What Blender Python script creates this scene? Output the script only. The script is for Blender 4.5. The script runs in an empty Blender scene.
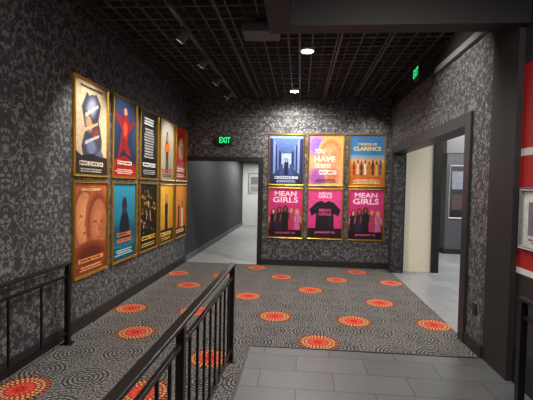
import bpy, math, random
from mathutils import Matrix, Vector
random.seed(4)
S=bpy.context.scene
COL=S.collection
H=1.6; D=8.05; XL=-2.37; XR=1.77; ZC=3.42

def lin(c):
    return tuple(((v/255)/12.92 if v/255<=0.04045 else ((v/255+0.055)/1.055)**2.4) for v in c)
# ---------------------------------------------------------------- materials
def newmat(name):
    m=bpy.data.materials.new(name); m.use_nodes=True
    return m, m.node_tree, m.node_tree.nodes['Principled BSDF']
def simple(name,c,rough=0.6,metal=0.0,emis=None,es=0,var=0.12,scale=30):
    m,t,b=newmat(name)
    n=t.nodes.new('ShaderNodeTexNoise'); n.inputs['Scale'].default_value=scale
    g=t.nodes.new('ShaderNodeNewGeometry'); t.links.new(g.outputs['Position'],n.inputs['Vector'])
    r=t.nodes.new('ShaderNodeValToRGB'); l=lin(c)
    r.color_ramp.elements[0].position=.3; r.color_ramp.elements[1].position=.7
    r.color_ramp.elements[0].color=(*[v*(1-var) for v in l],1)
    r.color_ramp.elements[1].color=(*[min(1,v*(1+var)) for v in l],1)
    t.links.new(n.outputs['Fac'],r.inputs['Fac']); t.links.new(r.outputs['Color'],b.inputs['Base Color'])
    b.inputs['Roughness'].default_value=rough; b.inputs['Metallic'].default_value=metal
    if emis:
        b.inputs['Emission Color'].default_value=(*lin(emis),1); b.inputs['Emission Strength'].default_value=es
    return m
class NT:
    def __init__(s,t): s.t=t
    def math(s,op,a,b=None,c=None,clamp=False):
        n=s.t.nodes.new('ShaderNodeMath'); n.operation=op; n.use_clamp=clamp
        for i,v in enumerate((a,b,c)):
            if v is None: continue
            if isinstance(v,(int,float)): n.inputs[i].default_value=v
            else: s.t.links.new(v,n.inputs[i])
        return n.outputs[0]
    def mix(s,f,a,b):
        n=s.t.nodes.new('ShaderNodeMix'); n.data_type='RGBA'
        for i,v in ((0,f),(6,a),(7,b)):
            if isinstance(v,(int,float)): n.inputs[i].default_value=v
            elif isinstance(v,tuple): n.inputs[i].default_value=(*v,1)
            else: s.t.links.new(v,n.inputs[i])
        return n.outputs[2]
    def pos(s):
        return s.t.nodes.new('ShaderNodeNewGeometry').outputs['Position']
    def noise(s,v,scale,detail=2):
        n=s.t.nodes.new('ShaderNodeTexNoise'); n.inputs['Scale'].default_value=scale; n.inputs['Detail'].default_value=detail
        s.t.links.new(v,n.inputs['Vector']); return n
    def vor(s,v,scale,feat='F1',rand=1.0,dim='3D'):
        n=s.t.nodes.new('ShaderNodeTexVoronoi'); n.feature=feat; n.voronoi_dimensions=dim
        n.inputs['Scale'].default_value=scale; n.inputs['Randomness'].default_value=rand
        s.t.links.new(v,n.inputs['Vector']); return n
    def vmath(s,op,a,b=None,scale=None):
        n=s.t.nodes.new('ShaderNodeVectorMath'); n.operation=op
        for i,v in enumerate((a,b)):
            if v is None: continue
            if isinstance(v,tuple): n.inputs[i].default_value=v
            else: s.t.links.new(v,n.inputs[i])
        if scale is not None:
            if isinstance(scale,(int,float)): n.inputs['Scale'].default_value=scale
            else: s.t.links.new(scale,n.inputs['Scale'])
        return n
    def smooth(s,v,lo,hi):
        n=s.t.nodes.new('ShaderNodeMapRange'); n.interpolation_type='SMOOTHSTEP'
        s.t.links.new(v,n.inputs[0]); n.inputs[1].default_value=lo; n.inputs[2].default_value=hi
        return n.outputs[0]

def wallpaper():
    """charcoal damask: mirrored columns of leafy scrolls, half-drop per column"""
    m,t,b=newmat('damask_wallpaper'); N=NT(t); p=N.pos()
    sp=t.nodes.new('ShaderNodeSeparateXYZ'); t.links.new(p,sp.inputs[0])
    u=N.math('ADD',sp.outputs[0],sp.outputs[1])
    P=.42
    uu=N.math('DIVIDE',u,P)
    fu=N.math('MULTIPLY',N.math('ABSOLUTE',N.math('SUBTRACT',N.math('FRACT',uu),.5)),P)
    v=N.math('ADD',sp.outputs[2],N.math('MULTIPLY',N.math('FLOOR',uu),.37))
    cb=t.nodes.new('ShaderNodeCombineXYZ'); t.links.new(fu,cb.inputs[0]); t.links.new(v,cb.inputs[1])
    q=cb.outputs[0]
    nz=N.noise(q,14,2)
    q2=N.vmath('ADD',q,N.vmath('SCALE',N.vmath('SUBTRACT',nz.outputs['Color'],(.5,.5,.5)).outputs[0],scale=.09).outputs[0]).outputs[0]
    e=N.vor(q2,15,'DISTANCE_TO_EDGE').outputs['Distance']
    leaf=N.smooth(e,.07,.18)
    vein=N.smooth(N.vor(q2,36,'DISTANCE_TO_EDGE').outputs['Distance'],.03,.12)
    mask=N.smooth(N.noise(q,11,1).outputs['Fac'],.44,.52)
    sc=N.math('SUBTRACT',1,N.smooth(N.math('ABSOLUTE',N.math('SUBTRACT',N.noise(q,9,1).outputs['Fac'],.44)),.008,.028))
    k=N.math('MAXIMUM',N.math('MULTIPLY',N.math('MULTIPLY',leaf,mask),N.math('MULTIPLY_ADD',vein,.5,.5)),N.math('MULTIPLY',sc,.8))
    c=N.mix(k,lin((52,52,54)),lin((122,123,127)))
    t.links.new(c,b.inputs['Base Color'])
    r=N.math('MULTIPLY_ADD',k,-.2,.65); t.links.new(r,b.inputs['Roughness'])
    return m
MED0=[(.19,4.06),(1.59,4.68),(.65,4.74),(-.31,4.84),(1.12,5.52),(-.76,5.71),(.16,6.12),(.64,6.83),(1.55,6.69),(-.33,6.98),
(-1.78,6.27),(-2.17,5.0),(-1.77,4.17),(-1.34,4.96),(1.09,7.5),(-.85,7.75),(-1.39,7.03),(-2.2,7.12),(-1.2,2.94),(-2.15,2.9),(-.83,3.59),(-1.7,2.1),(-.95,1.9)]
MED=[(x+.033,y+.021*(395*x/y+33)*y*y/632) for x,y in MED0]
def carpet():
    m,t,b=newmat('patterned_carpet'); N=NT(t); p=N.pos()
    d=None; vec=None
    for (x,y) in MED:
        s=N.vmath('SUBTRACT',p,(x,y,0.0)).outputs[0]
        n=N.vmath('LENGTH',s).outputs['Value']
        d=n if d is None else N.math('MINIMUM',d,n)
        q=N.vmath('SCALE',s,scale=N.math('LESS_THAN',n,.26)).outputs[0]
        vec=q if vec is None else N.vmath('ADD',vec,q).outputs[0]
    d=N.math('DIVIDE',d,1.02)
    sp=t.nodes.new('ShaderNodeSeparateXYZ'); t.links.new(vec,sp.inputs[0])
    ang=N.math('ARCTAN2',sp.outputs[1],sp.outputs[0])
    def spoke(n,ph,thr=.0):
        return N.smooth(N.math('SINE',N.math('MULTIPLY_ADD',ang,n,ph)),thr-.3,thr+.3)
    def band(a,bb):
        return N.math('MULTIPLY',N.smooth(d,a-.003,a+.003),N.math('SUBTRACT',1,N.smooth(d,bb-.003,bb+.003)))
    dots=N.math('SUBTRACT',1,N.smooth(N.vor(p,44,'F1',.5,'2D').outputs['Distance'],.30,.5))
    v=N.vor(p,2.3,'F1',.3,'2D').outputs['Distance']
    ring=N.smooth(N.math('SINE',N.math('MULTIPLY',v,76)),-.5,.5)
    inside=N.math('SUBTRACT',1,N.smooth(v,.44,.47))
    g=N.math('MULTIPLY',N.math('MULTIPLY',ring,inside),N.math('MULTIPLY_ADD',dots,.85,.15))
    g=N.math('MAXIMUM',g,N.math('MULTIPLY',N.math('SUBTRACT',1,inside),N.math('MULTIPLY',dots,.7)))
    fine=N.noise(p,160,2).outputs['Fac']
    base=N.mix(g,lin((58,56,56)),lin((154,150,146)))
    c=N.mix(N.math('SUBTRACT',1,N.smooth(d,.205,.21)),base,lin((60,32,30)))
    c=N.mix(N.math('MULTIPLY',band(.178,.203),spoke(30,0,-.1)),c,lin((204,96,64)))
    c=N.mix(N.math('MULTIPLY',band(.145,.172),spoke(30,1.5,-.4)),c,lin((232,180,120)))
    c=N.mix(band(.135,.15),c,lin((176,54,40)))
    c=N.mix(N.math('MULTIPLY',band(.112,.134),spoke(22,0,-.2)),c,lin((236,188,130)))
    c=N.mix(N.math('SUBTRACT',1,N.smooth(d,.106,.114)),c,lin((202,56,42)))
    c=N.mix(N.math('MULTIPLY',band(.055,.09),spoke(14,0,.3)),c,lin((228,108,80)))
    c=N.mix(band(.02,.03),c,lin((130,36,28)))
    c4=N.mix(N.math('MULTIPLY',fine,.36),c,lin((34,33,33)))
    t.links.new(c4,b.inputs['Base Color']); b.inputs['Roughness'].default_value=.95
    b.inputs['Specular IOR Level'].default_value=.15
    return m
def tile(name,c1,c2,mortar,w,h,rough=.35,ms=.006,rot=0):
    m,t,b=newmat(name); N=NT(t); p=N.pos()
    mp=t.nodes.new('ShaderNodeMapping'); mp.inputs['Rotation'].default_value=(0,0,rot); t.links.new(p,mp.inputs['Vector'])
    k=t.nodes.new('ShaderNodeTexBrick'); t.links.new(mp.outputs[0],k.inputs['Vector'])
    k.inputs['Scale'].default_value=1; k.inputs['Brick Width'].default_value=w; k.inputs['Row Height'].default_value=h
    k.inputs['Mortar Size'].default_value=ms; k.inputs['Mortar Smooth'].default_value=.1
    k.inputs['Color1'].default_value=(*lin(c1),1);k.inputs['Color2'].default_value=(*lin(c2),1);k.inputs['Mortar'].default_value=(*lin(mortar),1)
    nz=N.noise(p,7,5).outputs['Fac']
    c=N.mix(N.math('MULTIPLY',nz,.4),k.outputs['Color'],lin(mortar))
    t.links.new(c,b.inputs['Base Color']); b.inputs['Roughness'].default_value=rough
    return m
def printmat():
    m,t,b=newmat('printed_paper'); N=NT(t)
    a=t.nodes.new('ShaderNodeVertexColor'); a.layer_name='Col'
    nz=N.noise(N.pos(),22,4).outputs['Fac']
    k=N.math('MULTIPLY_ADD',nz,.9,.48)
    c=N.vmath('SCALE',a.outputs['Color'],scale=k)
    t.links.new(c.outputs[0],b.inputs['Base Color'])
    b.inputs['Roughness'].default_value=.4
    return m
def mosaic(name,c1,c2):
    m,t,b=newmat(name); N=NT(t); p=N.pos()
    k=N.vor(p,14,'F1',.2)
    s=N.math('FRACT',N.math('MULTIPLY',k.outputs['Distance'],3.3))
    t.links.new(N.mix(s,lin(c1),lin(c2)),b.inputs['Base Color']); b.inputs['Roughness'].default_value=.3
    return m
M=dict(
 paper=wallpaper(), carpet=carpet(), print=printmat(),
 tile=tile('slate_tile',(98,100,102),(86,88,90),(52,52,53),.62,.31,.45,.005),
 corr_floor=simple('corridor_concrete',(140,141,141),.5,scale=4),
 lob_floor=tile('lobby_tile',(150,152,156),(130,132,137),(84,86,90),.45,.45,.3,.006),
 corr=simple('charcoal_paint',(50,50,52),.7), black=simple('black_paint',(16,16,17),.6),
 ceil=simple('black_ceiling',(15,15,16),.9), grid=simple('grid_metal',(76,75,74),.6),
 trim=simple('dark_trim',(38,38,40),.45), beam=simple('dark_beam',(30,29,30),.6), frame=simple('brass_frame',(190,148,66),.32,.85,var=.1),
 silver=simple('silver_frame',(170,170,172),.3,.8), cream=simple('cream_paint',(232,224,202),.7,var=.02),
 white=simple('white_paint',(210,210,206),.6,var=.02), rail=simple('black_metal',(14,14,15),.38,.3),
 base=simple('dark_baseboard',(34,32,33),.5), red=simple('red_paint',(166,20,20),.6,var=.05),
 grey=simple('grey_paint',(104,104,107),.6,var=.04), lamp=simple('lamp_glow',(255,255,250),.5,emis=(255,252,240),es=50),
 dim=simple('lamp_glow_soft',(220,220,210),.5,emis=(255,250,235),es=3),lens=simple('lamp_lens',(220,220,210),.3,emis=(255,250,235),es=1.0),
 green=simple('exit_green',(20,160,90),.5,emis=(40,230,130),es=1.2,var=.02), exitbody=simple('exit_housing',(12,40,28),.5),
 box=simple('grey_plastic',(84,84,84),.5), steel=simple('steel',(190,190,192),.3,.9), mosaic=mosaic('mosaic_column',(28,29,33),(100,102,110)),
 backing=simple('backing_board',(20,18,16),.8),
)
# ---------------------------------------------------------------- mesh helpers
def add_box(V,F,x0,x1,y0,y1,z0,z1):
    i=len(V)
    V+= [(x0,y0,z0),(x1,y0,z0),(x1,y1,z0),(x0,y1,z0),(x0,y0,z1),(x1,y0,z1),(x1,y1,z1),(x0,y1,z1)]
    F+= [tuple(i+k for k in f) for f in ((0,3,2,1),(4,5,6,7),(0,1,5,4),(1,2,6,5),(2,3,7,6),(3,0,4,7))]
def mk(name,V,F,mats,parent=None,loc=(0,0,0),rot=0,mi=None,bevel=0,smooth=False,**props):
    me=bpy.data.meshes.new(name); me.from_pydata([tuple(v) for v in V],[],F); me.update()
    for q in (mats if isinstance(mats,(list,tuple)) else [mats]): me.materials.append(q)
    if mi:
        for p,k in zip(me.polygons,mi): p.material_index=k
    if smooth:
        for p in me.polygons: p.use_smooth=len(p.vertices)==4
    o=bpy.data.objects.new(name,me); COL.objects.link(o)
    o.location=loc; o.rotation_euler[2]=rot
    if parent: o.parent=parent
    if bevel:
        bv=o.modifiers.new('bevel','BEVEL'); bv.width=bevel; bv.segments=2
    for k,v in props.items(): o[k]=v
    return o
def boxes(name,L,mats,mi=None,origin=None,**kw):
    if origin is None:
        origin=((min(b[0] for b in L)+max(b[1] for b in L))/2,(min(b[2] for b in L)+max(b[3] for b in L))/2,min(b[4] for b in L))
    V=[];F=[]
    for b in L: add_box(V,F,b[0]-origin[0],b[1]-origin[0],b[2]-origin[1],b[3]-origin[1],b[4]-origin[2],b[5]-origin[2])
    m=None
    if mi: m=[k for k in mi for _ in range(6)]
    return mk(name,V,F,mats,loc=origin,mi=m,**kw)
def struct(name,L,mats,mi=None,**kw): return boxes(name,L,mats,mi,kind='structure',**kw)
def cyl(V,F,p0,p1,r0,r1=None,n=20,caps=True):
    r1=r0 if r1 is None else r1
    p0=Vector(p0);p1=Vector(p1);d=(p1-p0).normalized()
    a=d.orthogonal().normalized(); b=d.cross(a); i=len(V)
    for p,r in ((p0,r0),(p1,r1)):
        for k in range(n):
            t=2*math.pi*k/n; V.append(tuple(p+a*r*math.cos(t)+b*r*math.sin(t)))
    for k in range(n): F.append((i+k,i+(k+1)%n,i+n+(k+1)%n,i+n+k))
    if caps: F.append(tuple(i+k for k in reversed(range(n)))); F.append(tuple(i+n+k for k in range(n)))
def empty(name,loc,rot=0,**props):
    o=bpy.data.objects.new(name,None); COL.objects.link(o); o.location=loc; o.rotation_euler[2]=rot; o.empty_display_size=.1
    for k,v in props.items(): o[k]=v
    return o
# ---------------------------------------------------------------- room shell
def rects(name,R,mats,z):
    V=[];F=[];mi=[]
    for x0,x1,y0,y1,k in R:
        i=len(V); V+=[(x0,y0,z),(x1,y0,z),(x1,y1,z),(x0,y1,z)]; F.append((i,i+1,i+2,i+3)); mi.append(k)
    return mk(name,V,F,mats,mi=mi,kind='structure')
TY=3.9
rects('floor',[(-2.7,-.47,-1.5,TY,0),(-2.7,1.80,TY,D,0),(-.47,2.0,-1.5,TY,1),(-2.7,-.6,D,16.3,2),(1.80,7.2,TY,13.4,3)],
      [M['carpet'],M['tile'],M['corr_floor'],M['lob_floor']],0)
struct('wall_left',[(XL-.2,XL,-1.5,D,0,3.6)],M['paper'])
struct('wall_corridor_left',[(XL-.2,XL,D,16.2,0,3.0)],M['corr'])
struct('wall_back',[(-.84,XR+.2,D,D+.2,0,3.6),(XL,-.84,D,D+.2,2.17,3.6)],M['paper'])
ft=2.43; fw=.14
struct('wall_right',[(XR,XR+.2,3.9,4.42,0,3.2),(XR,XR+.2,4.42,7.72,ft-.12,3.2),(XR,XR+.2,7.72,D,0,3.2),(XR,XR+.2,3.9,D,3.2,3.6)],
       [M['paper'],M['ceil']],[0,0,0,1])
struct('wall_corridor_right',[(-.84,-.64,D+.2,16.2,0,3.0)],M['corr'])
struct('wall_corridor_end',[(XL,-.64,16.2,16.4,0,3.0)],M['white'])
struct('ceiling_corridor',[(XL,-.84,D+.2,16.2,2.6,2.7)],M['ceil'])
struct('ceiling',[(XL-.2,XR+.2,-1.5,D+.2,3.6,3.7)],M['ceil'])
struct('wall_rear',[(XL-.2,2.2,-1.7,-1.5,0,3.6)],M['corr'])
# open-cell ceiling: heavier bars every second cell
V=[];F=[]
x=XL+.08;i=0
while x<XR:
    h=.009 if i%2==0 else .003
    add_box(V,F,x-h,x+h,3.6,D,ZC,ZC+.02); x+=.15;i+=1
y=3.7;i=0
while y<D:
    h=.011 if i%2==0 else .004
    add_box(V,F,XL,XR,y-h,y+h,ZC,ZC+.02); y+=.15;i+=1
for x in (-.9,-.05,.45,1.05):
    add_box(V,F,x-.014,x+.014,3.5,D,ZC-.015,ZC+.03)
mk('trim_1',V,F,M['grid'],kind='structure')
struct('trim_2',[(-.3,XR+.2,3.4,3.58,2.97,3.6),(-.3,-.12,-1.5,3.4,2.97,3.6)],M['beam'])
struct('trim_3',[(XR-.05,XR,3.75,5.4,3.13,3.2)],M['grey'])
struct('wall_pier',[(XR,XR+.22,3.46,3.9,0,3.6)],M['beam'])
struct('wall_right_near',[(1.82,2.0,-1.5,3.46,0,.3),(1.82,2.0,-1.5,3.46,.3,.93),(1.82,2.0,-1.5,3.46,.93,.98),(1.82,2.0,-1.5,3.46,.98,1.9),
   (1.82,2.0,-1.5,3.46,1.9,1.96),(1.82,2.0,-1.5,3.46,1.96,2.65),(1.82,2.0,-1.5,3.46,2.65,3.6)],
   [M['black'],M['trim'],M['white'],M['red'],M['grey']],[0,1,2,3,2,3,1])
fy0,fy1=4.28,7.86
struct('trim_4',[(XR-.03,XR+.23,fy0,fy0+fw,0,ft),(XR-.03,XR+.23,fy1-fw,fy1,0,ft),(XR-.03,XR+.23,fy0+fw,fy1-fw,ft-fw,ft)],M['trim'],bevel=.006)
struct('trim_5',[(-.86,-.76,D-.03,D+.22,0,2.2),(XL,-.86,D-.03,D+.22,2.12,2.2)],M['black'])
struct('baseboard_left',[(XL,XL+.02,-1.5,D,0,.13)],M['base'])
struct('baseboard_corridor',[(XL,XL+.02,D,16.2,0,.12)],M['grey'])
struct('baseboard_back',[(-.76,XR,D-.02,D,0,.12)],M['base'])
struct('baseboard_right',[(XR-.02,XR,3.9,fy0,0,.12),(XR-.02,XR,fy1,D-.02,0,.12)],M['base'])
struct('trim_6',[(-.48,XR-.03,TY-.01,TY+.01,0,.006),(-.48,-.46,-1.5,TY-.01,0,.006)],M['trim'])
# lobby
struct('wall_lobby_side',[(XR+.2,2.56,7.9,8.1,0,3.1)],M['cream'])
struct('wall_lobby_back',[(2.0,7.2,13.2,13.4,0,3.1)],M['grey'])
struct('wall_lobby_right',[(7.0,7.2,3.9,13.2,0,3.1)],M['grey'])
struct('wall_lobby_near',[(2.0,7.2,3.7,3.9,0,3.1)],M['grey'])
struct('wall_lobby_left',[(2.36,2.56,8.1,13.2,0,3.1)],M['cream'])
struct('ceiling_lobby',[(XR+.2,7.2,3.7,13.4,3.1,3.2)],M['white'])
struct('trim_7',[(2.56,2.70,7.86,8.14,0,3.1)],M['black'])
def C1(*a,**k):
    V=[];F=[];cyl(V,F,*a,**k);return V,F
def B1(*a):
    V=[];F=[];add_box(V,F,*a);return V,F
o=struct('door_1',[(4.0,4.9,13.13,13.2,0,2.15)],M['trim'])
mk('handle',*C1((.28,-.08,.9),(.28,-.08,1.35),.015),M['steel'],parent=o)
o=struct('door_2',[(4.95,5.85,13.13,13.2,0,2.15)],M['trim'])
mk('handle',*C1((-.33,-.08,.9),(-.33,-.08,1.35),.015),M['steel'],parent=o)

e=empty('lobby_column',(3.99,10.6,0),label='dark mosaic-clad square column standing on pale lobby tile',category='column')
mk('shaft',*B1(-.31,.31,-.25,.25,.12,2.55),M['mosaic'],parent=e)
mk('base',*B1(-.34,.34,-.28,.28,0,.12),M['black'],parent=e)
mk('capital',*B1(-.34,.34,-.28,.28,2.55,3.1),M['grey'],parent=e)

# ---------------------------------------------------------------- posters
TXT={}
def text_mesh(s,off=.02):
    if (s,off) in TXT: return TXT[(s,off)]
    c=bpy.data.curves.new('t','FONT'); c.body=s; c.offset=off; c.resolution_u=3
    o=bpy.data.objects.new('t',c); COL.objects.link(o)
    dg=bpy.context.evaluated_depsgraph_get(); dg.update()
    me=o.evaluated_get(dg).to_mesh()
    vs=[(v.co.x,v.co.y) for v in me.vertices]; fs=[tuple(p.vertices) for p in me.polygons]
    o.evaluated_get(dg).to_mesh_clear()
    bpy.data.objects.remove(o); bpy.data.curves.remove(c)
    x0=min(v[0] for v in vs);x1=max(v[0] for v in vs);y0=min(v[1] for v in vs);y1=max(v[1] for v in vs)
    vs=[((x-x0)/(x1-x0),(y-y0)/(y1-y0)) for x,y in vs]
    TXT[(s,off)]=(vs,fs); return vs,fs
def ell(cx,cy,rx,ry,n=20,rot=0):
    o=[]
    for k in range(n):
        t=2*math.pi*k/n; x=rx*math.cos(t);y=ry*math.sin(t)
        o.append((cx+x*math.cos(rot)-y*math.sin(rot),cy+x*math.sin(rot)+y*math.cos(rot)))
    return o
def mixc(a,b,t): return tuple(a[i]*(1-t)+b[i]*t for i in range(3))
def soft(cx,cy,rx,ry,c0,c1,n=7,rot=0):
    return [('poly',ell(cx,cy,rx*(1-.6*k/n),ry*(1-.6*k/n),18,rot),mixc(c0,c1,k/(n-1))) for k in range(n)]
def fig(cx,y0,h,skin,cloth,hair,w=1.0):
    ax=1.5*h*w
    return [('poly',ell(cx,y0+h*.86,ax*.085,h*.11),hair),
         ('poly',[(cx-ax*.07,y0+h*.6),(cx+ax*.07,y0+h*.6),(cx+ax*.09,y0+h*.85),(cx-ax*.09,y0+h*.85)],hair),
         ('poly',[(cx-ax*.03,y0+h*.7),(cx+ax*.03,y0+h*.7),(cx+ax*.025,y0+h*.8),(cx-ax*.025,y0+h*.8)],skin),
         ('poly',ell(cx,y0+h*.85,ax*.055,h*.08),skin),
         ('poly',[(cx-ax*.13,y0),(cx+ax*.13,y0),(cx+ax*.10,y0+h*.35),(cx+ax*.15,y0+h*.68),(cx+ax*.05,y0+h*.74),(cx-ax*.05,y0+h*.74),(cx-ax*.15,y0+h*.68),(cx-ax*.10,y0+h*.35)],cloth),
         ('poly',[(cx+ax*.15,y0+h*.68),(cx+ax*.19,y0+h*.4),(cx+ax*.15,y0+h*.38),(cx+ax*.11,y0+h*.6)],skin),
         ('poly',[(cx-ax*.15,y0+h*.68),(cx-ax*.19,y0+h*.4),(cx-ax*.15,y0+h*.38),(cx-ax*.11,y0+h*.6)],skin)]
def face(cx,cy,rx,ry,skin,hair,bg,rot=0):
    dk=mixc(skin,hair,.5); mid=mixc(skin,hair,.3)
    return soft(cx,cy+ry*.15,rx*1.5,ry*1.4,bg,hair,5,rot)+soft(cx,cy,rx*1.05,ry*1.02,mid,skin,6,rot)+soft(cx+rx*.5,cy-ry*.1,rx*.4,ry*.7,mixc(skin,hair,.12),mid,3,rot)+[
            ('poly',ell(cx-rx*.38,cy+ry*.14,rx*.2,ry*.05),dk),('poly',ell(cx+rx*.38,cy+ry*.14,rx*.2,ry*.05),dk),
            ('poly',[(cx,cy+ry*.1),(cx+rx*.12,cy-ry*.24),(cx-rx*.1,cy-ry*.24)],mid),
            ('poly',ell(cx,cy-ry*.48,rx*.24,ry*.05),mixc(skin,(150,40,40),.6))]
def lines(x0,y0,x1,y1,n,c,jit=.25):
    o=[];h=(y1-y0)/n
    for i in range(n):
        cx=(x0+x1)/2;w=(x1-x0)/2*(1-random.random()*jit);y=y0+h*i
        x=cx-w
        while x<cx+w:
            l=random.uniform(.02,.07); o.append(('rect',x,y+h*.2,min(x+l,cx+w),y+h*.75,c)); x+=l+.012
    return o
def glyphs(cx,cy,w,h,n,c):
    """unreadable title lettering as fine strokes"""
    o=[];x=cx-w/2
    while x<cx+w/2:
        s=random.uniform(.012,.03); y0=cy-h/2
        if random.random()<.3: o.append(('rect',x,y0,x+s*2.2,y0+h*.3,c)); o.append(('rect',x,y0+h*.7,x+s*2.2,y0+h,c)); x+=s*2.2
        else: o.append(('rect',x,y0,x+s,y0+h,c)); x+=s
        x+=random.uniform(.008,.018)
    return o
def dotsf(n,x0,y0,x1,y1,r,cols):
    return [('poly',ell(random.uniform(x0,x1),random.uniform(y0,y1),r*random.uniform(.5,1.2),r*.7*random.uniform(.5,1.2),8),random.choice(cols)) for _ in range(n)]
def frame_mesh(W,Hh,b=.032,dp=.032):
    V=[];F=[]
    prof=[(0,0),(0,-dp*.7),(b*.25,-dp),(b*.6,-dp*.85),(b*.8,-dp*.95),(b,-dp*.5),(b,0)]
    n=len(prof)
    for (sx,sz) in ((-1,0),(1,0),(1,1),(-1,1)):
        for (o,d) in prof:
            V.append((sx*(W/2-o),d,(o if sz==0 else Hh-o)))
    for c in range(4):
        for k in range(n-1):
            a=c*n+k;b2=((c+1)%4)*n+k
            F.append((a,b2,b2+1,a+1))
    return V,F
frame_cache={}
def poster(art,loc,rot,label,W=.73,Hh=1.05,fm='frame',b=.03,group='framed film posters'):
    e=empty('framed_poster',loc,rot,label=label,category='framed poster',group=group)
    key=(W,Hh,fm)
    if key not in frame_cache:
        V,F=frame_mesh(W,Hh,b); f=mk('frame',V,F,M[fm],parent=e); frame_cache[key]=f.data
    else:
        f=bpy.data.objects.new('frame',frame_cache[key]); COL.objects.link(f); f.parent=e
    w=W-2*b;h=Hh-2*b;x0=-w/2;z0=b
    V=[];F=[];C=[]
    dep=-.006
    def tr(p,y): return (x0+p[0]*w,y,z0+p[1]*h)
    cl=lambda v:min(max(v,0),1)
    for op in art:
        dep-=.00006
        i=len(V); k=op[0]
        if k=='grad':
            _,a0,b0,a1,b1,ct,cb=op
            V+=[tr(p,dep) for p in ((a0,b0),(a1,b0),(a1,b1),(a0,b1))];F.append((i,i+1,i+2,i+3));C.append([cb,cb,ct,ct])
        elif k=='rect':
            _,a0,b0,a1,b1,c=op
            V+=[tr((cl(p[0]),cl(p[1])),dep) for p in ((a0,b0),(a1,b0),(a1,b1),(a0,b1))];F.append((i,i+1,i+2,i+3));C.append([c]*4)
        elif k=='poly':
            pts=[(cl(x),cl(y)) for x,y in op[1]]
            V+=[tr(p,dep) for p in pts];F.append(tuple(range(i,i+len(pts))));C.append([op[2]]*len(pts))
        elif k=='text':
            _,s,cx,cy,tw,th,c=op
            vs,fs=text_mesh(s)
            V+=[tr((cx+(x-.5)*tw,cy+(y-.5)*th),dep) for x,y in vs]
            for f_ in fs: F.append(tuple(i+q for q in f_)); C.append([c]*len(f_))
    p=mk('poster_print',V,F,M['print'],parent=e)
    ca=p.data.color_attributes.new('Col','FLOAT_COLOR','CORNER')
    for poly,cs in zip(p.data.polygons,C):
        for q in range(poly.loop_total): ca.data[poly.loop_start+q].color=(*lin(cs[q]),1)
    mk('backing',*B1(-W/2+.008,W/2-.008,-.005,0,.008,Hh-.008),M['backing'],parent=e)
    return e
G=lambda ct,cb:[('grad',0,0,1,1,ct,cb)]
def mean():
    a=G((214,50,128),(190,36,110))
    a+=[('text','MEAN',.5,.89,.66,.10,(252,225,238)),('text','GIRLS',.5,.765,.76,.115,(252,225,238))]
    cl=[(30,20,28),(200,100,150),(40,30,60),(190,50,100),(26,20,24)]
    hr=[(60,30,20),(190,140,70),(30,18,16),(150,90,50),(40,22,20)]
    sk=[(206,150,124),(210,160,134),(150,96,70),(206,150,124),(120,76,56)]
    a+=[('grad',0,0,1,.45,(150,26,90),(28,10,20))]
    for i,(x,hh) in enumerate(((.14,.5),(.86,.5),(.32,.54),(.68,.53),(.5,.57))):
        a+=fig(x,.1,hh,sk[i],cl[i],hr[i],1.05)
    a+=[('rect',0,0,1,.15,(24,10,18)),('text','JANUARY 12',.5,.08,.6,.05,(240,90,160))]
    return a
def mean_mid():
    a=G((226,70,146),(214,52,130))
    a+=[('text','MEAN',.5,.91,.36,.05,(250,220,235)),('text','GIRLS',.5,.845,.40,.055,(250,220,235))]
    a+=[('poly',[(.22,.2),(.78,.2),(.76,.5),(.9,.45),(.97,.58),(.75,.73),(.60,.76),(.5,.72),(.4,.76),(.25,.73),(.03,.58),(.1,.45),(.24,.5)],(26,20,26)),
        ('poly',[(.6,.24),(.74,.24),(.73,.5),(.62,.6)],(44,32,42)),
        ('text','MEAN',.5,.57,.34,.06,(232,80,150)),('text','GIRLS',.5,.49,.38,.06,(232,80,150)),
        ('rect',0,0,1,.2,(40,14,28)),('text','JANUARY 12',.5,.11,.6,.05,(240,120,180))]
    return a
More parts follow.
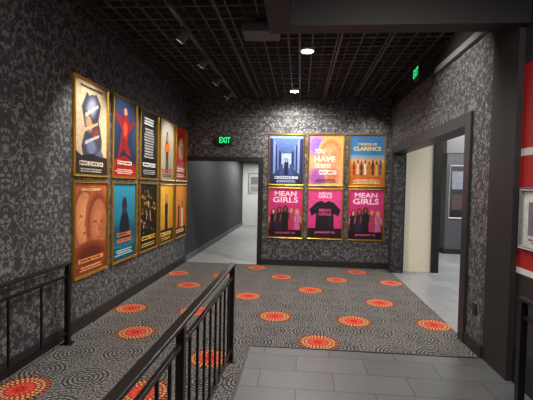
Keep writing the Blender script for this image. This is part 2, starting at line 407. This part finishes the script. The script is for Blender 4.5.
back_top=[
 G((86,114,176),(14,22,56))+[('poly',[(0,1),(.35,.62),(.35,.4),(0,.12)],(30,40,92)),('poly',[(1,1),(.65,.62),(.65,.4),(1,.12)],(24,34,84)),
   ('poly',[(.1,.93),(.17,.86),(.17,.24),(.1,.2)],(120,140,200)),('poly',[(.22,.8),(.27,.74),(.27,.3),(.22,.27)],(100,120,184)),
   ('poly',[(.9,.93),(.83,.86),(.83,.24),(.9,.2)],(120,140,200)),('poly',[(.78,.8),(.73,.74),(.73,.3),(.78,.27)],(100,120,184)),
   ('rect',.35,.4,.65,.62,(160,180,220)),('rect',.0,.93,1,.97,(130,150,200)),('poly',[(.2,.0),(.8,.0),(.6,.4),(.4,.4)],(60,76,140))]
   +fig(.5,.18,.36,(170,180,214),(20,26,60),(12,16,40))+glyphs(.5,.13,.7,.05,9,(236,240,250))+lines(.2,.03,.8,.08,2,(190,200,230)),
 G((240,160,84),(236,170,130))+soft(.2,.8,.35,.3,(238,158,90),(130,100,200),6)+soft(.25,.15,.4,.25,(236,168,124),(170,90,170),6)+face(.62,.60,.26,.24,(232,164,118),(180,84,48),(238,164,96),.25)
   +soft(.7,.2,.24,.2,(232,160,110),(214,110,90),5)
   +[('text','YOU',.3,.68,.3,.09,(252,244,240)),('text','HAVE',.46,.52,.62,.11,(252,244,240))]+glyphs(.4,.38,.45,.08,4,(252,244,240))+glyphs(.55,.25,.5,.09,3,(252,244,240))+lines(.15,.04,.85,.12,3,(90,50,60)),
 G((44,106,166),(60,150,190))+[('grad',0,.0,1,.45,(226,132,50),(176,84,30)),('grad',0,.45,1,.62,(70,150,190),(232,170,90)),
   ('text','THE BOOK OF',.5,.83,.55,.05,(250,214,90)),('text','CLARENCE',.5,.74,.8,.08,(250,214,90))]
   +sum([fig(.12+.11*i,.2+.02*(i%2),.3,(110,70,50),c,(30,20,16),.6) for i,c in enumerate(((150,40,30),(226,190,130),(60,60,80),(236,220,190),(180,120,40),(90,40,30),(220,180,90),(60,90,110)))],[])
   +[('rect',0,0,1,.16,(190,96,34))]+lines(.1,.03,.9,.13,4,(250,224,160))]
back_labels_top=['brass-framed film poster of a blue perspective hall with a lone figure','brass-framed orange and peach portrait poster with white stacked letters','brass-framed blue sky and orange poster with yellow title and crowd']
back_lab_bot=['brass-framed hot pink poster with white title above young women','brass-framed pink poster showing a black shirt with pink lettering','brass-framed hot pink group poster beside the lobby doorway']
BX=[-.295,.505,1.315]
Z0,Z1=.56,1.64
for i in range(3):
    poster(back_top[i],(BX[i],D,Z1),0,back_labels_top[i])
    poster(mean() if i!=1 else mean_mid(),(BX[i],D,Z0),0,back_lab_bot[i])
left_top=[
 G((232,212,176),(196,170,132))+[('poly',[(.28,.12),(.8,.12),(.84,.4),(.72,.62),(.8,.8),(.64,.92),(.5,.82),(.36,.9),(.2,.72),(.32,.5),(.2,.3)],(66,68,82))]
   +soft(.5,.74,.22,.14,(80,84,104),(176,184,206),5,.4)+soft(.42,.56,.16,.12,(70,70,84),(214,168,126),5,-.5)+soft(.62,.44,.18,.1,(66,66,80),(150,66,44),4,.5)+soft(.5,.3,.22,.12,(60,60,76),(120,130,164),5)
   +[('poly',[(.3,.66),(.7,.8),(.72,.77),(.32,.62)],(230,226,214)),('poly',[(.28,.5),(.7,.6),(.7,.57),(.3,.46)],(224,196,150)),('poly',[(.3,.36),(.74,.46),(.74,.43),(.3,.32)],(200,206,220)),
   ('poly',[(0,0),(1,0),(1,.2),(.6,.24),(.2,.2),(0,.26)],(30,28,30)),('poly',[(.6,.22),(.8,.3),(.9,.2)],(90,96,120))]+glyphs(.5,.12,.7,.05,8,(236,220,190))+lines(.1,.02,.9,.07,2,(190,180,160))+lines(.1,.93,.9,.97,1,(90,70,50)),
 G((40,66,110),(8,12,24))+[('poly',[(.5,.9),(.62,.84),(.66,.7),(.9,.78),(.97,.86),(.9,.72),(.66,.58),(.62,.44),(.8,.26),(.6,.3),(.44,.36),(.2,.22),(.3,.44),(.38,.6),(.2,.7),(.08,.84),(.3,.78),(.42,.74)],(150,24,22)),
   ('poly',ell(.53,.86,.07,.05),(220,150,110))]+soft(.52,.62,.13,.14,(160,26,24),(236,80,56),5)+[('poly',[(0,0),(1,0),(1,.16),(.5,.28),(0,.2)],(150,22,20))]
   +glyphs(.5,.18,.6,.05,6,(250,230,210))+lines(.1,.03,.9,.1,3,(250,200,180)),
 G((20,20,22),(14,14,16))+lines(.15,.80,.85,.92,3,(220,220,220))+lines(.2,.3,.8,.76,11,(190,190,188))+glyphs(.5,.2,.7,.06,6,(236,236,230))+lines(.1,.05,.9,.13,3,(160,160,160)),
 G((190,186,170),(140,130,110))+fig(.5,.1,.75,(200,150,110),(70,60,60),(40,30,26),.8)+[('poly',[(.3,.45),(.7,.5),(.66,.65),(.34,.6)],(210,110,40))]+glyphs(.5,.14,.75,.07,7,(170,50,30))+lines(.1,.03,.9,.09,2,(60,50,44)),
 G((196,50,36),(120,24,20))+face(.5,.6,.25,.22,(230,190,150),(40,20,18),(190,46,34))+glyphs(.5,.2,.7,.07,4,(250,236,220))+lines(.1,.05,.9,.12,2,(250,220,200))]
left_bot=[
 G((190,104,56),(120,56,26))+face(.31,.60,.28,.30,(226,154,102),(120,56,30),(186,102,56),.3)+face(.74,.52,.28,.30,(198,122,78),(84,38,22),(170,90,50),-.3)
   +soft(.5,.2,.6,.16,(150,72,38),(96,36,20),5)+glyphs(.5,.93,.6,.025,9,(250,210,150))+glyphs(.5,.15,.75,.05,7,(250,170,90))+lines(.15,.03,.85,.09,2,(236,170,110)),
 G((40,140,170),(10,60,80))+soft(.5,.35,.9,.2,(30,110,136),(16,76,96),5)+[('poly',[(.30,.28),(.74,.28),(.72,.5),(.62,.64),(.42,.64),(.32,.5)],(14,30,40))]+soft(.51,.72,.12,.11,(24,60,76),(36,40,44),4)
   +glyphs(.5,.33,.6,.05,5,(245,120,60))+glyphs(.5,.25,.6,.05,4,(245,120,60))+lines(.1,.05,.9,.14,3,(170,220,226)),
 G((22,20,16),(14,12,10))+dotsf(60,.1,.25,.9,.9,.04,[(170,130,50),(120,90,34),(70,54,24)])+fig(.5,.24,.55,(200,160,120),(30,26,22),(20,16,14),.8)+glyphs(.5,.18,.75,.06,8,(236,190,60))+lines(.1,.04,.9,.11,2,(200,170,90)),
 G((222,170,50),(180,120,30))+fig(.5,.2,.65,(200,150,110),(36,30,26),(20,16,14),.95)+[('rect',0,0,1,.22,(24,20,14))]+glyphs(.5,.14,.8,.07,6,(240,200,80))+lines(.1,.03,.9,.09,2,(200,170,90)),
 G((232,150,60),(200,84,30))+fig(.35,.15,.6,(220,170,130),(80,40,30),(40,24,20),.8)+fig(.68,.15,.55,(180,130,90),(230,210,170),(30,20,16),.8)+[('rect',0,0,1,.18,(60,24,12))]+glyphs(.5,.11,.7,.07,6,(250,220,140))]
ll_t=['brass-framed cream poster with a twisted dark figure','brass-framed dark blue poster with a leaping red dancer','brass-framed black poster filled with white text','brass-framed grey poster of a standing figure with orange sash','brass-framed red portrait poster near the corridor opening']
ll_b=['brass-framed orange poster of two faces close together','brass-framed teal poster with orange title and dark silhouette','brass-framed black and gold poster with a figure','brass-framed yellow poster with a dark-clothed figure','brass-framed orange poster with two figures']
LY=[4.30,5.15,6.0,6.84,7.66]
for i in range(5):
    poster(left_top[i],(XL,LY[i],Z1+.03),math.pi/2,ll_t[i],W=.75,Hh=1.07)
    poster(left_bot[i],(XL,LY[i],Z0),math.pi/2,ll_b[i],W=.75,Hh=1.07)
poster(G((236,236,232),(200,200,198))+[('rect',.1,.2,.9,.8,(120,120,126)),('rect',.2,.3,.5,.7,(50,50,56))]+lines(.1,.05,.9,.15,2,(60,60,60)),
       (1.82,3.03,1.14),-math.pi/2,'silver-framed grey and white print on the red wall',W=.75,Hh=.5,fm='silver',group='wall prints')
poster(G((200,200,196),(170,168,160))+[('rect',.15,.45,.85,.85,(120,118,112))]+lines(.15,.1,.85,.35,4,(90,90,88)),
       (-1.85,16.2,1.3),0,'pale framed poster on the bright corridor wall',W=.6,Hh=.85,fm='silver',group='framed film posters')
poster(G((50,54,64),(20,20,24))+[('rect',.1,.55,.9,.9,(120,126,140)),('rect',.1,.15,.9,.45,(74,60,58))],
       (3.99,10.35,.9),0,'tall dark framed display panel on the mosaic column',W=.5,Hh=1.35,fm='silver',group='wall prints')

# ---------------------------------------------------------------- railings
def railing(x,y0,y1,label,h=.9,step=.17,posts=()):
    e=empty('railing',(x,y1,0),label=label,category='railing')
    L=y1-y0
    mk('handrail',*B1(-.028,.028,-L,.03,h-.022,h),M['rail'],parent=e,bevel=.006)
    mk('upper_rail',*B1(-.012,.012,-L,0,h-.14,h-.115),M['rail'],parent=e,bevel=.003)
    mk('lower_rail',*B1(-.012,.012,-L,0,.10,.125),M['rail'],parent=e,bevel=.003)
    V=[];F=[];add_box(V,F,-.022,.022,-.022,.022,0,h-.022);add_box(V,F,-.05,.05,-.05,.05,0,.01)
    pm=None
    for py in posts:
        if pm is None: pm=mk('post',V,F,M['rail'],parent=e,loc=(0,-py,0))
        else:
            q=pm.copy(); COL.objects.link(q); q.parent=e; q.location=(0,-py,0)
    V,F=B1(-.008,.008,-.008,.008,.12,h-.13)
    bm=None; yy=step
    while yy<L:
        if all(abs(yy-p)>.05 for p in posts):
            if bm is None: bm=mk('baluster',V,F,M['rail'],parent=e,loc=(0,-yy,0))
            else:
                q=bm.copy(); COL.objects.link(q); q.parent=e; q.location=(0,-yy,0)
        yy+=step
    return e
railing(-.60,.2,3.54,'black metal ramp railing with thin balusters between carpet and tile',posts=(0,1.55,3.1),step=.1725)
railing(XL+.1,.9,3.70,'black metal railing standing close to the wallpapered wall',h=.81,posts=(0,1.2,2.4),step=.4)
railing(1.5,.3,2.75,'black metal railing on grey tile beside the red wall',posts=(0,1.3,2.3),step=.16)

# ---------------------------------------------------------------- fixtures
def exit_sign(loc,rot,label,hang=False):
    e=empty('exit_sign',loc,rot,label=label,category='exit sign')
    mk('housing',*B1(-.14,.14,-.045,-.0,0,.18),M['exitbody'],parent=e,bevel=.006)
    vs,fs=text_mesh('EXIT',.03)
    V=[((x-.5)*.23,-.048,.03+y*.12) for x,y in vs]
    mk('lettering',V,fs,M['green'],parent=e)
    if hang:
        mk('stem',*C1((0,-.02,.18),(0,-.02,ZC+.03-loc[2]),.01),M['box'],parent=e)
    return e
exit_sign((-1.56,D,2.45),0,'green lettered exit sign above the corridor opening')
exit_sign((1.58,5.6,3.11),-math.pi/2,'green lettered exit sign hanging from the black ceiling',True)
V=[];F=[];add_box(V,F,-.018,.018,-1.9,1.9,0,.035)
for yy in (-1.5,0,1.5): cyl(V,F,(0,yy,.03),(0,yy,.32),.006,n=8)
mk('lighting_track',V,F,M['box'],loc=(-1.27,5.6,3.28),label='dark lighting track hung below the open ceiling grid',category='lighting track')
def area_spot(name,loc,target,power,size=1.2,blend=.6,col=(1,.93,.84),r=.04):
    l=bpy.data.lights.new(name,'SPOT'); l.energy=power; l.spot_size=size; l.spot_blend=blend; l.color=col; l.shadow_soft_size=r
    o=bpy.data.objects.new(name,l); COL.objects.link(o); o.location=loc
    o.rotation_euler=(Vector(target)-Vector(loc)).to_track_quat('-Z','Y').to_euler()
    return o
def track_head(loc,target,power,group='track spotlights'):
    e=empty('track_spotlight',loc,label='small black track spotlight aimed at the posters',category='spotlight',group=group)
    d=(Vector(target)-Vector(loc)).normalized()
    c=Vector((0,0,-.10))
    mk('stem',*C1((0,0,0),(0,0,-.10),.008,n=10),M['black'],parent=e)
    mk('head',*C1(c-d*.07,c+d*.07,.040,.050),M['box'],parent=e,smooth=True)
    mk('lens',*C1(c+d*.0705,c+d*.0715,.040),M['lens'],parent=e)
    area_spot('spot',Vector(loc)+c+d*.09,target,power,1.1,.65)
for y in (4.15,5.03,5.9,6.8): track_head((-1.27,y,3.28),(XL,y+.1,1.9),125)
def downlight(loc,r,m,label,energy,size):
    e=empty('downlight',loc,label=label,category='ceiling light')
    mk('housing',*C1((0,0,0),(0,0,.06),r*1.18,n=32),M['white'],parent=e)
    mk('lamp',*C1((0,0,-.008),(0,0,-.001),r,n=32),m,parent=e)
    area_spot('spot',(loc[0],loc[1],loc[2]-.03),(loc[0],loc[1],0),energy,size,.8,r=r*.8)
downlight((-.15,7.40,3.38),.065,M['lamp'],'bright white round downlight in the black ceiling',230,3.0)
downlight((.05,5.3,3.4),.08,M['dim'],'round dim downlight recessed in the ceiling grid',290,2.6)
e=empty('ceiling_projector',(-.47,4.4,3.26),label='grey rectangular box unit hung under the ceiling grid',category='projector')
mk('housing',*B1(-.2,.2,-.15,.15,0,.1),M['box'],parent=e,bevel=.012)
V=[];F=[];cyl(V,F,(0,0,.1),(0,0,.19),.02);add_box(V,F,-.06,.06,-.06,.06,.15,.17);mk('bracket',V,F,M['black'],parent=e)
e=empty('wall_outlet',(XR,4.08,.42),-math.pi/2,label='dark wall outlet plate on patterned wallpaper',category='power outlet')
mk('plate',*B1(-.04,.04,-.008,0,-.06,.06),M['black'],parent=e,bevel=.002)
for z in (-.025,.025):
    mk('socket',*C1((0,-.008,z),(0,-.011,z),.017),M['trim'],parent=e)

def area(loc,rot,sx,sy,power,col=(1,.95,.88)):
    l=bpy.data.lights.new('fill_light','AREA'); l.shape='RECTANGLE'; l.size=sx; l.size_y=sy; l.energy=power; l.color=col
    o=bpy.data.objects.new('fill_light',l); COL.objects.link(o); o.location=loc; o.rotation_euler=rot
area((4.3,7.2,3.05),(0,0,0),2.5,4,170,(1,.98,.95))
area((4.6,9.6,3.05),(0,0,0),2,2.5,90,(1,.98,.95))
area((-1.6,14.5,2.55),(0,0,0),.5,1.5,85,(1,.99,.96))
area((-1.6,10.2,2.55),(0,0,0),.5,1.0,26,(1,.99,.96))
area((.9,1.2,3.4),(0,0,0),.8,.8,115)  # added fill light for the near room, unseen and without a fitting
area((-1.4,1.2,3.4),(0,0,0),.8,.8,65)  # weaker fill added over the carpet side, no lamp body
for x in (-.3,.5,1.3): area_spot('spot',(x,6.7,3.38),(x,D,2.15),80,1.0,.7)
area_spot('spot',(.6,4.4,3.35),(XR,4.7,2.6),120,1.4,.8)

w=bpy.data.worlds.new('World'); S.world=w; w.use_nodes=True
w.node_tree.nodes['Background'].inputs[0].default_value=(.5,.52,.56,1); w.node_tree.nodes['Background'].inputs[1].default_value=.1

# ---------------------------------------------------------------- camera
cam=bpy.data.cameras.new('Camera'); cam.sensor_width=36; cam.lens=395/533*36; cam.clip_start=.02
co=bpy.data.objects.new('Camera',cam); COL.objects.link(co)
th,ph,ro=math.radians(4.85),math.radians(1.9),math.radians(1.2)
R=Matrix.Rotation(th,4,'Z')@Matrix.Rotation(math.pi/2-ph,4,'X')@Matrix.Rotation(ro,4,'Z')
co.matrix_world=Matrix.Translation((0,0,H))@R
S.camera=co
S.view_settings.view_transform='Standard'
